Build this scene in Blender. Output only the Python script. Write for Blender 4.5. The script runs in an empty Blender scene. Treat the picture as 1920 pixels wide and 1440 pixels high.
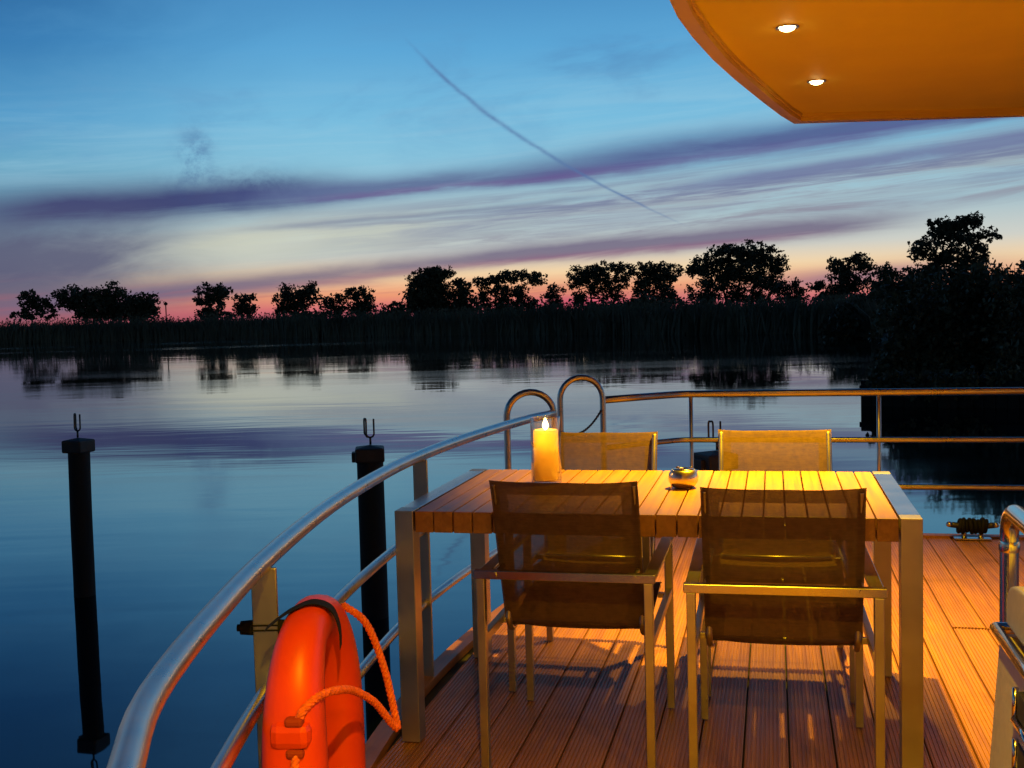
import bpy, bmesh, math, random
from mathutils import Vector, Matrix, noise as mnoise
random.seed(7)
scn = bpy.context.scene
COL = scn.collection
PI = math.pi

# ------------------------------------------------------------------ camera numbers
# The world is the boat's own frame: deck at z=0, +y runs along the planks to the bow, the camera stands over the origin.
H, PITCH, ROLL, FPX, ROT = 1.3646, 0.0635, 0.0265, 2091.5, -0.2306
FWD = Vector((math.sin(ROT), math.cos(ROT), 0))
RGT = Vector((math.cos(ROT), -math.sin(ROT), 0))
WATER_Z = -0.8

def ray(u, v):
    uu, vv = u - 960, v - 720
    cr, sr = math.cos(ROLL), math.sin(ROLL)
    a = uu * cr - vv * sr
    b = uu * sr + vv * cr
    c, s = math.cos(PITCH), math.sin(PITCH)
    up = -b / FPX
    return RGT * (a / FPX) + FWD * (c + up * s) + Vector((0, 0, -s + up * c))

def at_depth(u, v, d):          # point of the view at a known distance
    r = ray(u, v)
    return Vector((0, 0, H)) + r * (d / r.dot(FWD))

def at_height(u, v, z):         # point of the view on a known level
    r = ray(u, v)
    return Vector((0, 0, H)) + r * ((z - H) / r.z)

# ------------------------------------------------------------------ helpers
def lin(c):
    c /= 255.0
    return c / 12.92 if c <= 0.04045 else ((c + 0.055) / 1.055) ** 2.4

def rgb(r, g, b):
    return (lin(r), lin(g), lin(b), 1)

def link(name, bm, mat, parent=None, smooth=False, loc=None):
    me = bpy.data.meshes.new(name)
    bm.normal_update()
    bm.to_mesh(me)
    bm.free()
    for m in (mat if isinstance(mat, (list, tuple)) else [mat]):
        me.materials.append(m)
    if smooth:
        for p in me.polygons:
            p.use_smooth = True
    o = bpy.data.objects.new(name, me)
    COL.objects.link(o)
    if parent is not None:
        o.parent = parent
    if loc is not None:
        o.location = loc
    return o

def tag(o, label=None, cat=None, group=None, kind=None):
    if label: o['label'] = label
    if cat: o['category'] = cat
    if group: o['group'] = group
    if kind: o['kind'] = kind
    return o

def thing(name, label, cat, loc=(0, 0, 0), rz=0, group=None):
    o = bpy.data.objects.new(name, None)
    o.empty_display_size = 0.1
    COL.objects.link(o)
    o.location = loc
    o.rotation_euler = (0, 0, rz)
    return tag(o, label, cat, group)

def copy_tree(o, parent=None):
    c = o.copy()
    COL.objects.link(c)
    c.parent = parent
    for ch in list(o.children):
        copy_tree(ch, c)
    return c

def box(bm, x0, x1, y0, y1, z0, z1, bev=0.0, mi=0):
    r = bmesh.ops.create_cube(bm, size=1.0)
    vs = r['verts']
    for v in vs:
        v.co = Vector((x0 + (v.co.x + .5) * (x1 - x0), y0 + (v.co.y + .5) * (y1 - y0), z0 + (v.co.z + .5) * (z1 - z0)))
    fs = {f for v in vs for f in v.link_faces}
    for f in fs: f.material_index = mi
    if bev > 0:
        es = {e for v in vs for e in v.link_edges}
        bmesh.ops.bevel(bm, geom=list(es), offset=bev, segments=2, profile=.5, affect='EDGES')
    return vs

def frames(pts, closed=False):
    n = len(pts)
    T = []
    for i in range(n):
        a = pts[(i - 1) % n] if (closed or i > 0) else pts[i]
        b = pts[(i + 1) % n] if (closed or i < n - 1) else pts[i]
        T.append((b - a).normalized())
    up = Vector((0, 0, 1)) if abs(T[0].z) < .95 else Vector((1, 0, 0))
    N = [(up - T[0] * up.dot(T[0])).normalized()]
    for i in range(1, n):
        v = N[-1] - T[i] * N[-1].dot(T[i])
        N.append(v.normalized())
    return T, N

def tube(bm, pts, r, seg=12, closed=False, caps=True, r2=None, mi=0):
    pts = [Vector(p) for p in pts]
    T, N = frames(pts, closed)
    rings = []
    for i, p in enumerate(pts):
        ra = r[i] if isinstance(r, (list, tuple)) else r
        rb = ra if r2 is None else (r2[i] if isinstance(r2, (list, tuple)) else r2)
        B = T[i].cross(N[i])
        rings.append([bm.verts.new(p + N[i] * math.cos(2 * PI * k / seg) * ra + B * math.sin(2 * PI * k / seg) * rb) for k in range(seg)])
    n = len(rings)
    for i in range(n if closed else n - 1):
        A, Bq = rings[i], rings[(i + 1) % n]
        for k in range(seg):
            f = bm.faces.new((A[k], A[(k + 1) % seg], Bq[(k + 1) % seg], Bq[k]))
            f.material_index = mi
    if caps and not closed:
        bm.faces.new(list(reversed(rings[0]))).material_index = mi
        bm.faces.new(rings[-1]).material_index = mi

def lathe(bm, prof, seg=32, center=(0, 0, 0), cap0=True, cap1=True):
    c = Vector(center)
    rings = [[bm.verts.new(c + Vector((r * math.cos(2 * PI * k / seg), r * math.sin(2 * PI * k / seg), z))) for k in range(seg)] for r, z in prof]
    for A, B in zip(rings, rings[1:]):
        for k in range(seg):
            bm.faces.new((A[k], A[(k + 1) % seg], B[(k + 1) % seg], B[k]))
    if cap0: bm.faces.new(list(reversed(rings[0])))
    if cap1: bm.faces.new(rings[-1])

def spline(pts, n=8):
    pts = [Vector(p) for p in pts]
    out = []
    for i in range(len(pts) - 1):
        p0 = pts[max(i - 1, 0)]; p1 = pts[i]; p2 = pts[i + 1]; p3 = pts[min(i + 2, len(pts) - 1)]
        for k in range(n):
            t = k / n
            out.append(0.5 * ((2 * p1) + (p2 - p0) * t + (2 * p0 - 5 * p1 + 4 * p2 - p3) * t * t + (3 * p1 - p0 - 3 * p2 + p3) * t ** 3))
    out.append(pts[-1])
    return out

def prism(bm, poly, z0, z1):
    a = [bm.verts.new((x, y, z0)) for x, y in poly]
    b = [bm.verts.new((x, y, z1)) for x, y in poly]
    n = len(poly)
    bm.faces.new(list(reversed(a)))
    bm.faces.new(b)
    for i in range(n):
        bm.faces.new((a[i], a[(i + 1) % n], b[(i + 1) % n], b[i]))
    bmesh.ops.recalc_face_normals(bm, faces=bm.faces)

# ------------------------------------------------------------------ node helper
class X:
    """a value in a node tree, with arithmetic"""
    def __init__(s, nt, sock): s.nt, s.k = nt, sock
    def _op(s, op, *a, clamp=False):
        n = s.nt.nodes.new('ShaderNodeMath'); n.operation = op; n.use_clamp = clamp
        for i, v in enumerate((s,) + a):
            if isinstance(v, X): s.nt.links.new(v.k, n.inputs[i])
            else: n.inputs[i].default_value = v
        return X(s.nt, n.outputs[0])
    def __add__(s, o): return s._op('ADD', o)
    def __radd__(s, o): return s._op('ADD', o)
    def __sub__(s, o): return s._op('SUBTRACT', o)
    def __rsub__(s, o): return (s * -1.0) + o
    def __mul__(s, o): return s._op('MULTIPLY', o)
    def __rmul__(s, o): return s._op('MULTIPLY', o)
    def __truediv__(s, o): return s._op('DIVIDE', o)
    def pow(s, o): return s._op('POWER', o)
    def exp(s): return s._op('EXPONENT')
    def abs(s): return s._op('ABSOLUTE')
    def max(s, o): return s._op('MAXIMUM', o)
    def min(s, o): return s._op('MINIMUM', o)
    def clamp(s): return s._op('ADD', 0.0, clamp=True)
    def step(s, a, b):
        n = s.nt.nodes.new('ShaderNodeMapRange'); n.interpolation_type = 'SMOOTHSTEP'
        s.nt.links.new(s.k, n.inputs['Value'])
        n.inputs['From Min'].default_value = a; n.inputs['From Max'].default_value = b
        return X(s.nt, n.outputs['Result'])
    def gauss(s, c, w):
        d = (s - c) / w
        return (d * d * -1.0).exp()

def vec(nt, *a):
    n = nt.nodes.new('ShaderNodeCombineXYZ')
    for i, v in enumerate(a):
        if isinstance(v, X): nt.links.new(v.k, n.inputs[i])
        else: n.inputs[i].default_value = v
    return n.outputs[0]

def nz(nt, v, scale, detail=3, rough=.55, dist=0.0):
    n = nt.nodes.new('ShaderNodeTexNoise')
    nt.links.new(v, n.inputs['Vector'])
    n.inputs['Scale'].default_value = scale
    n.inputs['Detail'].default_value = detail
    n.inputs['Roughness'].default_value = rough
    n.inputs['Distortion'].default_value = dist
    return X(nt, n.outputs['Fac'])

def ramp(nt, x, stops):
    n = nt.nodes.new('ShaderNodeValToRGB')
    nt.links.new(x.k, n.inputs[0])
    cr = n.color_ramp
    while len(cr.elements) < len(stops): cr.elements.new(.5)
    for e, (p, c) in zip(cr.elements, stops):
        e.position = p; e.color = c
    return n.outputs[0]

def mix(nt, f, a, b):
    n = nt.nodes.new('ShaderNodeMix'); n.data_type = 'RGBA'
    if isinstance(f, X): nt.links.new(f.k, n.inputs[0])
    else: n.inputs[0].default_value = f
    for i, v in ((6, a), (7, b)):
        if isinstance(v, tuple): n.inputs[i].default_value = v
        else: nt.links.new(v, n.inputs[i])
    return n.outputs[2]

def material(name):
    m = bpy.data.materials.new(name); m.use_nodes = True
    nt = m.node_tree
    b = nt.nodes['Principled BSDF']
    return m, nt, b

def coords(nt, kind='Object'):
    t = nt.nodes.new('ShaderNodeTexCoord')
    s = nt.nodes.new('ShaderNodeSeparateXYZ')
    nt.links.new(t.outputs[kind], s.inputs[0])
    return t.outputs[kind], X(nt, s.outputs[0]), X(nt, s.outputs[1]), X(nt, s.outputs[2])

def bump(nt, b, h, strength, dist):
    n = nt.nodes.new('ShaderNodeBump')
    nt.links.new(h.k, n.inputs['Height'])
    n.inputs['Strength'].default_value = strength
    n.inputs['Distance'].default_value = dist
    nt.links.new(n.outputs[0], b.inputs['Normal'])

def metal(name, col, rough, scale=(3, 3, 3), var=.12, bumpd=0.0):
    m, nt, b = material(name)
    b.inputs['Metallic'].default_value = 1
    v, x, y, z = coords(nt)
    n1 = nz(nt, vec(nt, x * scale[0], y * scale[1], z * scale[2]), 10, 4)
    n2 = nz(nt, v, 6, 3)
    nt.links.new(((n1 - .5) * var + (n2 - .5) * var * 1.6 + rough).k, b.inputs['Roughness'])
    nt.links.new(mix(nt, n2.step(.35, .7), tuple(c * .82 for c in col[:3]) + (1,), col), b.inputs['Base Color'])
    if bumpd: bump(nt, b, n1, .5, bumpd)
    return m

M = {}
M['rail_steel'] = metal('rail_steel', (.60, .58, .56, 1), .30, (4, 4, 4), .12)
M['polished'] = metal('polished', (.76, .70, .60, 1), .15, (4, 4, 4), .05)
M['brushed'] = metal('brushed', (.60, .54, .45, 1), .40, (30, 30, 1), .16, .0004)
M['brushed_flat'] = metal('brushed_flat', (.56, .56, .56, 1), .22, (40, 1, 1), .06, .0002)
M['dark_iron'] = metal('dark_iron', (.12, .11, .10, 1), .5, (3, 3, 3), .2)

def wood(name, c0, c1, c2, pitch, off, rough=.5, grain=.0012, axis='x'):
    m, nt, b = material(name)
    v, x, y, z = coords(nt)
    idx = ((x - off) / pitch)._op('FLOOR')
    w = nt.nodes.new('ShaderNodeTexWhiteNoise'); w.noise_dimensions = '1D'
    nt.links.new(idx.k, w.inputs['W'])
    rnd = X(nt, w.outputs['Value'])
    g = nz(nt, vec(nt, x * 40.0, y * 1.6 + rnd * 13.0, z * 40.0), 1.0, 5, .6, .6)
    g2 = nz(nt, vec(nt, x * 6.0, y * 1.1 + rnd * 31.0, z * 6.0), 1.0, 3)
    c = mix(nt, g.step(.3, .7), c0, c1)
    c = mix(nt, (rnd * .55 + (g2 - .4) * .8).clamp(), c, c2)
    bl = nz(nt, v, 2.3, 5, .65, .4)
    c = mix(nt, bl.step(.50, .78) * .5, c, tuple(q * .42 for q in c0[:3]) + (1,))
    nt.links.new(c, b.inputs['Base Color'])
    nt.links.new(((g - .5) * .25 + (bl - .5) * .3 + rough).k, b.inputs['Roughness'])
    bump(nt, b, g, .6, grain)
    return m
M['deck'] = wood('deck_hardwood', (.23, .080, .022, 1), (.41, .165, .036, 1), (.30, .122, .038, 1), .137, .035 - .137 * 20)
M['teak'] = wood('table_teak', (.34, .15, .030, 1), (.52, .26, .052, 1), (.42, .19, .036, 1), .0637, -.7 - .0637 * 20, .45, .0005)

def plain(name, col, rough, var=.25, scale=8, bumpd=.0, spec=.5):
    m, nt, b = material(name)
    v, x, y, z = coords(nt)
    n1 = nz(nt, v, scale, 5)
    nt.links.new(mix(nt, n1.step(.25, .75), tuple(c * (1 - var) for c in col[:3]) + (1,), col), b.inputs['Base Color'])
    nt.links.new(((n1 - .5) * .15 + rough).k, b.inputs['Roughness'])
    b.inputs['Specular IOR Level'].default_value = spec
    if bumpd: bump(nt, b, n1, .6, bumpd)
    return m
M['pile'] = plain('tarred_timber', (.012, .010, .009, 1), .75, .5, 5, .01)
M['pile_cap'] = plain('pile_cap_lead', (.050, .042, .036, 1), .6, .4, 9, .004)
M['orange'] = plain('orange_foam_skin', (.72, .050, .004, 1), .40, .22, 5, .0015, .4)
M['hole'] = plain('orange_hole_shade', (.30, .022, .004, 1), .8, .3, 9)
M['rubber'] = plain('black_rubber', (.012, .011, .011, 1), .8, .3, 20, 0, .2)
M['hull'] = plain('hull_paint', (.70, .69, .66, 1), .35, .08, 3)
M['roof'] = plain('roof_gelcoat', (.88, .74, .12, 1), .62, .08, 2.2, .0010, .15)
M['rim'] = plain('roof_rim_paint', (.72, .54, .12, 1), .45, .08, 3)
M['cast'] = plain('grill_cast', (.62, .57, .48, 1), .42, .12, 60, .0012)
M['gap_shade'] = plain('painted_gap_shade', (.03, .025, .02, 1), .7, .3, 9)
M['leaf'] = plain('leaf_green', (.12, .12, .06, 1), .7, .55, .35)
M['leaf_near'] = plain('leaf_olive', (.12, .115, .05, 1), .65, .5, .9)
M['bark'] = plain('bark', (.035, .026, .020, 1), .9, .4, 3)
M['reed'] = plain('reed_blade', (.20, .19, .12, 1), .75, .5, .25)
M['bank'] = plain('bank_soil', (.028, .026, .018, 1), .95, .4, .3)
M['quay'] = plain('quay_timber', (.022, .019, .016, 1), .8, .4, 2, .01)

def rope_mat(name, col):
    m, nt, b = material(name)
    v, x, y, z = coords(nt)
    n1 = nz(nt, v, 90, 3)
    nt.links.new(mix(nt, n1.step(.3, .7), tuple(c * .7 for c in col[:3]) + (1,), col), b.inputs['Base Color'])
    b.inputs['Roughness'].default_value = .6
    bump(nt, b, n1, .5, .002)
    return m
M['rope'] = rope_mat('orange_rope', (.78, .13, .03, 1))

def sling_mat():
    m, nt, b = material('sling_mesh_fabric')
    v, x, y, z = coords(nt)
    wv = (x * 1400.0)._op('SINE') * ((z + y) * 1400.0)._op('SINE')
    n1 = nz(nt, v, 45, 4)
    n2 = nz(nt, vec(nt, x * 4.0, y * 60.0, z * 60.0), 5, 3)
    c = mix(nt, (n1 * .6 + n2 * .5 + wv * .08).step(.3, .8), (.085, .046, .024, 1), (.15, .084, .046, 1))
    nt.links.new(c, b.inputs['Base Color'])
    b.inputs['Roughness'].default_value = .75
    b.inputs['Specular IOR Level'].default_value = .25
    hem = x.abs().step(.166, .170).max(z.step(.832, .834))       # doubled cloth along the sides and the top
    op = hem * .08 + .89 + (n1 - .5) * .06
    tr = nt.nodes.new('ShaderNodeBsdfTransparent')
    tl = nt.nodes.new('ShaderNodeBsdfTranslucent')
    nt.links.new(c, tl.inputs['Color'])
    m1 = nt.nodes.new('ShaderNodeMixShader'); m1.inputs[0].default_value = .10
    nt.links.new(b.outputs[0], m1.inputs[1]); nt.links.new(tl.outputs[0], m1.inputs[2])
    m2 = nt.nodes.new('ShaderNodeMixShader')
    nt.links.new(op.k, m2.inputs[0])
    nt.links.new(tr.outputs[0], m2.inputs[1]); nt.links.new(m1.outputs[0], m2.inputs[2])
    nt.links.new(m2.outputs[0], nt.nodes['Material Output'].inputs['Surface'])
    return m
M['sling'] = sling_mat()

def emit(name, col, s):
    m = bpy.data.materials.new(name); m.use_nodes = True
    nt = m.node_tree; nt.nodes.clear()
    e = nt.nodes.new('ShaderNodeEmission'); o = nt.nodes.new('ShaderNodeOutputMaterial')
    e.inputs[0].default_value = col; e.inputs[1].default_value = s
    nt.links.new(e.outputs[0], o.inputs[0])
    return m
M['bulb'] = emit('lit_bulb', (1, .66, .25, 1), 34)
M['flame'] = emit('candle_flame', (1, .72, .30, 1), 14)

def glass_mat():
    m = bpy.data.materials.new('clear_glass'); m.use_nodes = True
    nt = m.node_tree; nt.nodes.clear()
    o = nt.nodes.new('ShaderNodeOutputMaterial')
    t = nt.nodes.new('ShaderNodeBsdfTransparent'); t.inputs[0].default_value = (.95, .93, .92, 1)
    g = nt.nodes.new('ShaderNodeBsdfGlossy'); g.inputs['Roughness'].default_value = .04
    lw = nt.nodes.new('ShaderNodeLayerWeight'); lw.inputs[0].default_value = .32
    f = nt.nodes.new('ShaderNodeMath'); f.operation = 'MULTIPLY'; f.inputs[1].default_value = .9; nt.links.new(lw.outputs['Facing'], f.inputs[0])
    mx = nt.nodes.new('ShaderNodeMixShader')
    nt.links.new(f.outputs[0], mx.inputs[0]); nt.links.new(t.outputs[0], mx.inputs[1]); nt.links.new(g.outputs[0], mx.inputs[2])
    nt.links.new(mx.outputs[0], o.inputs[0])
    return m
M['glass'] = glass_mat()

def wax_mat():
    m, nt, b = material('candle_wax')
    b.inputs['Base Color'].default_value = (.93, .80, .45, 1)
    b.inputs['Roughness'].default_value = .4
    tl = nt.nodes.new('ShaderNodeBsdfTranslucent'); tl.inputs['Color'].default_value = (1, .86, .36, 1)
    mx = nt.nodes.new('ShaderNodeMixShader'); mx.inputs[0].default_value = .6
    nt.links.new(b.outputs[0], mx.inputs[1]); nt.links.new(tl.outputs[0], mx.inputs[2])
    nt.links.new(mx.outputs[0], nt.nodes['Material Output'].inputs['Surface'])
    return m
M['wax'] = wax_mat()

def water_mat():
    m, nt, b = material('river_water')
    t, x, y, z = coords(nt)
    u = x * RGT.x + y * RGT.y        # across the view's river reach
    v = x * FWD.x + y * FWD.y
    n1 = nz(nt, vec(nt, u * .12, v * .42, 0.0), 1.0, 3, .5, .5)
    n2 = nz(nt, vec(nt, u * .6, v * 2.4, 3.0), 1.0, 2, .5)
    n3 = nz(nt, vec(nt, u * .03, v * .10, 7.0), 1.0, 2, .5)
    h = n1 * .0075 + n2 * .0012 * (n3.step(.35, .65) * .8 + .3)
    b.inputs['Base Color'].default_value = (.003, .008, .010, 1)
    b.inputs['Roughness'].default_value = .035
    b.inputs['IOR'].default_value = 2.3
    lane = nz(nt, vec(nt, u * .018, (v - u * .12) * .11, 5.0), 1.0, 5, .6, .5)
    nt.links.new((lane.step(.42, .68) * .060 + .022).k, b.inputs['Roughness'])
    bump(nt, b, h, 1.0, 1.0)
    return m
M['water'] = water_mat()

# ------------------------------------------------------------------ sky
def build_sky():
    w = bpy.data.worlds.new('World'); scn.world = w; w.use_nodes = True
    nt = w.node_tree
    bg = nt.nodes['Background']
    tc = nt.nodes.new('ShaderNodeTexCoord')
    s = nt.nodes.new('ShaderNodeSeparateXYZ'); nt.links.new(tc.outputs['Generated'], s.inputs[0])
    x, y, z = (X(nt, s.outputs[i]) for i in range(3))
    xr = x * RGT.x + y * RGT.y
    yf = x * FWD.x + y * FWD.y
    a = xr._op('ARCTAN2', yf)                       # azimuth from the river view
    e = z._op('ARCSINE').max(0.0)                   # elevation
    A = lambda *p: [(q / .8, rgb(*c)) for q, c in p]
    es = (e / .8).clamp()
    right = ramp(nt, es, A((0, (176, 92, 112)), (.008, (214, 112, 116)), (.020, (240, 160, 118)), (.036, (246, 214, 168)), (.054, (206, 208, 200)),
                           (.085, (166, 194, 204)), (.125, (142, 198, 220)), (.17, (120, 188, 222)), (.23, (92, 166, 214)), (.30, (66, 132, 188)), (.45, (46, 92, 144)), (.8, (14, 48, 105))))
    left = ramp(nt, es, A((0, (176, 82, 90)), (.010, (164, 100, 108)), (.026, (132, 112, 124)), (.045, (126, 126, 140)), (.065, (120, 140, 156)),
                          (.09, (112, 156, 178)), (.13, (106, 168, 198)), (.17, (84, 154, 200)), (.23, (54, 120, 176)), (.30, (34, 86, 142)), (.45, (28, 64, 106)), (.8, (9, 32, 70))))
    t = e - a * .065
    big = nz(nt, vec(nt, a * 2.4, t * 14.0, 1.7), 1.0, 4, .55, .4)
    fine = nz(nt, vec(nt, a * 4.5, t * 60.0, 4.2), 1.0, 7, .64, .6)
    fine2 = nz(nt, vec(nt, a * 5.0, t * 115.0, 9.2), 1.0, 6, .64, .5)
    soft = nz(nt, vec(nt, a * 14.0, t * 40.0, 11.0), 1.0, 6, .62, .5)
    wisp = nz(nt, vec(nt, a * 26.0, e * 30.0, 2.0), 1.0, 6, .7, .2)
    mott = nz(nt, vec(nt, a * 8.0, t * 22.0, 6.0), 1.0, 5, .6, .6)
    aw = a + (mott - .5) * .12
    c = mix(nt, aw.step(-.46, -.16), left, right)
    ew = e + (big - .5) * .007 + (fine - .5) * .007 + (soft - .5) * .006
    def window(l0, l1, r0, r1):
        return a.step(l0, l1) * (1.0 - a.step(r0, r1))
    def band(c, e0, sl, w, win, col, op, streak=1.0, asym=1.0):
        d = ew - a * sl - e0
        d = (d / w).max(0.0) * (1.0 / asym) + (d / w).min(0.0)
        m = (d * d * -1.0).exp() * win
        m = (m * (fine * streak * 1.6 + (1.08 - streak * .8))).clamp()
        return mix(nt, m * op, c, rgb(*col))
    # thin high veil
    c = mix(nt, (fine.step(.40, .70) * t.gauss(.15, .05) * .34), c, rgb(160, 204, 224))
    c = mix(nt, (mott.step(.46, .70) * t.gauss(.20, .055) * .38), c, rgb(92, 146, 192))
    c = mix(nt, (a.gauss(.08, .07) * e.gauss(.222, .016) * mott.step(.35, .65)).clamp() * .35, c, rgb(74, 122, 176))
    # pale field under the main band, combed into streaks
    c = mix(nt, fine.step(.34, .60) * t.gauss(.086, .022) * window(-.42, -.30, 9, 10) * .9, c, rgb(156, 172, 182))
    c = mix(nt, ((a - .02 + (mott - .5) * .10).gauss(-.23, .13) * (e - a * .075).gauss(.083, .017) * (fine * 1.3 + .2)).clamp() * .95, c, rgb(208, 210, 190))
    c = mix(nt, (a.gauss(.16, .28) * t.gauss(.084, .013) * fine2.step(.38, .62)).clamp() * .65, c, rgb(204, 210, 206))
    c = mix(nt, (fine2.step(.40, .62) * t.gauss(.088, .020) * window(-.26, .06, 9, 10)).clamp() * .85, c, rgb(112, 122, 156))
    c = mix(nt, (fine.step(.44, .64) * t.gauss(.064, .009) * window(-.16, .0, 9, 10)).clamp() * .65, c, rgb(136, 126, 146))
    c = band(c, .0947, .071, .0026, window(-.27, -.16, .05, .12), (120, 130, 156), .55)
    c = band(c, .0880, .050, .0016, window(-.22, -.10, .10, .2), (132, 142, 164), .5)
    # main indigo band: broad on the left, a thread in the middle, broad again on the right
    c = band(c, .1215, .072, .0115, window(-.54, -.36, -.24, -.10), (62, 70, 116), 1.0, .55, 1.5)
    c = band(c, .1190, .0657, .0066, window(-.30, -.16, .02, .16), (92, 106, 148), .9, .8, 1.8)
    c = band(c, .1160, .0657, .0024, window(-.22, -.10, .06, .16), (118, 88, 142), .42, .8)
    c = band(c, .1235, .0757, .0105, window(-.03, .13, 9, 10), (80, 91, 142), .92, .75, 1.5)
    c = band(c, .1170, .0757, .0045, window(-.02, .06, .24, .46), (102, 80, 140), .42, .8)
    c = band(c, .0935, .0860, .0065, window(.08, .24, 9, 10), (110, 120, 160), .85, .95)
    # dim grey-violet edge of the cloud field on the left
    c = mix(nt, ((1.0 - aw.step(-.39, -.22)) * (t.gauss(.080, .040)) * (soft * .8 + .65)).clamp() * .88, c, rgb(90, 92, 120))
    # mauve band low over the trees, rose along its lower edge
    sl7 = a.min(0.0) * .026
    ew = ew - sl7
    c = band(c, .0500, .060, .0085, window(-.50, -.36, .26, .40), (112, 102, 130), .88, .8, 1.2)
    c = band(c, .0445, .060, .0036, window(-.34, -.12, .16, .34), (146, 94, 124), .5, .7)
    ew = ew + sl7
    c = mix(nt, (t.gauss(.004, .009) * a.gauss(.30, .10) * (fine + .4)).clamp() * .9, c, rgb(148, 114, 138))
    c = mix(nt, (e.gauss(.008, .006) * a.gauss(.06, .05)).clamp() * .75, c, rgb(214, 84, 116))
    c = mix(nt, (fine2.step(.45, .65) * e.gauss(.018, .014)).clamp() * .35, c, rgb(176, 98, 108))
    # small dark wisp
    wm = a.gauss(-.268, .014) * e.gauss(.136, .026) * wisp.step(.42, .70)
    c = mix(nt, wm.clamp() * .85, c, rgb(70, 104, 156))
    c = mix(nt, (a.gauss(-.235, .05) * e.gauss(.116, .012) * wisp.step(.38, .74)).clamp() * .8, c, rgb(54, 62, 118))
    # contrail
    ac = .3245 - e * 2.565 + e * e * 3.55
    ac = ac + (nz(nt, vec(nt, e * 60.0, 0.0, 0.0), 1.0, 3) - .5) * .006
    dc = (a - ac).abs()
    wid = .0017 + e.gauss(.16, .06) * .0017
    cm = (dc / wid)
    cm = (cm * cm * -1.0).exp() * e.step(.066, .10) * e.step(.245, .205)
    c = mix(nt, cm * (nz(nt, vec(nt, e * 90.0, a * 90.0, 3.0), 1.0, 4) * .9 + .15).clamp(), c, rgb(86, 116, 164))
    # the night side: overhead and behind the viewer the sky is already dark
    dk = (e.step(.42, 1.0) * -.80 + 1.0) * (yf.step(.35, -.55) * -.70 + 1.0)
    c = mix(nt, dk, (0, 0, 0, 1), c)
    nt.links.new(c, bg.inputs['Color'])
    bg.inputs['Strength'].default_value = 1.0
build_sky()

# ------------------------------------------------------------------ water and banks
bm = bmesh.new()
r = bmesh.ops.create_grid(bm, x_segments=2, y_segments=2, size=2500)
tag(link('water', bm, M['water'], loc=(0, 0, WATER_Z)), kind='structure')

shore = [at_depth(-900, 640, 190), at_depth(-300, 640, 165), at_height(0, 645, -.8), at_height(300, 637.5, -.8), at_height(560, 634, -.8), at_height(800, 629.5, -.8),
         at_height(1000, 628, -.8), at_height(1200, 628, -.8), at_height(1400, 627, -.8), at_height(1560, 626, -.8), at_height(1650, 640, -.8),
         at_depth(1690, 700, 34), at_depth(1672, 760, 24.4), at_depth(1830, 760, 23.4), at_depth(2100, 760, 22), at_depth(2700, 760, 18)]
shore = [Vector((p.x, p.y, 0)) for p in shore]
bm = bmesh.new()
cen = [Vector((p.x, p.y)) for p in shore]
rows = []
for k, (d, z) in enumerate(((0, -1.1), (.6, -.62), (3, -.42), (30, -.1), (260, .35), (2300, .4))):
    row = []
    for i, p in enumerate(shore):
        far = Vector((p.x, p.y, 0)).normalized()
        if i >= 11: far = (Vector((p.x, p.y, 0)).normalized() + RGT * .9).normalized()
        q = p + far * d
        row.append(bm.verts.new((q.x, q.y, z + (random.uniform(-.05, .05) if 0 < k < 4 else 0))))
    rows.append(row)
for A_, B_ in zip(rows, rows[1:]):
    for i in range(len(A_) - 1):
        bm.faces.new((A_[i], A_[i + 1], B_[i + 1], B_[i]))
bmesh.ops.recalc_face_normals(bm, faces=bm.faces)
tag(link('river_bank', bm, M['bank']), kind='structure')

# reeds along the shore
def reed_bed():
    bm = bmesh.new()
    rnd = random.Random(3)
    seg = []
    tot = 0
    for i in range(1, 10):
        L = (shore[i + 1] - shore[i]).length
        seg.append((i, L)); tot += L
    for i, L in seg:
        near = 1.0
        n = int(15000 * L / tot) + 250
        for k in range(n):
            t = rnd.random()
            p = shore[i].lerp(shore[i + 1], t)
            far = p.normalized()
            dep = rnd.random() ** 1.3 * 7.0
            p = p + far * (dep - .2)
            env = 2.62 + .45 * mnoise.noise(Vector((p.x * .12, p.y * .12, 0))) + .40 * mnoise.noise(Vector((p.x * .6, p.y * .6, 3)))
            h = env * rnd.uniform(.62, 1.12) * (1 if dep < 5.5 else .9)
            w = rnd.uniform(.05, .11)
            ang = rnd.uniform(-.8, .8)
            sd = (RGT * math.cos(ang) + FWD * math.sin(ang)) * w
            lean = Vector((rnd.gauss(0, .24), rnd.gauss(0, .24), 0)) + RGT * .12
            z0 = WATER_Z - .05
            b0 = Vector((p.x, p.y, z0))
            m1 = b0 + Vector((0, 0, h * .6)) + lean * h * .3
            tp = b0 + Vector((0, 0, h)) + lean * h
            v = [bm.verts.new(b0 - sd), bm.verts.new(b0 + sd), bm.verts.new(m1 + sd), bm.verts.new(m1 - sd), bm.verts.new(tp)]
            bm.faces.new(v[:4]); bm.faces.new((v[3], v[2], v[4]))
            if rnd.random() < .22:      # plume
                q = tp + lean * .25 + Vector((0, 0, .2))
                a_, b_ = tp - sd * 1.6, tp + sd * 1.6
                bm.faces.new((bm.verts.new(a_), bm.verts.new(b_), bm.verts.new(q)))
    return tag(link('reed_bed', bm, M['reed']), 'dark reed bed lining the far river bank', 'reeds', kind='stuff')
reed_bed()

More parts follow.
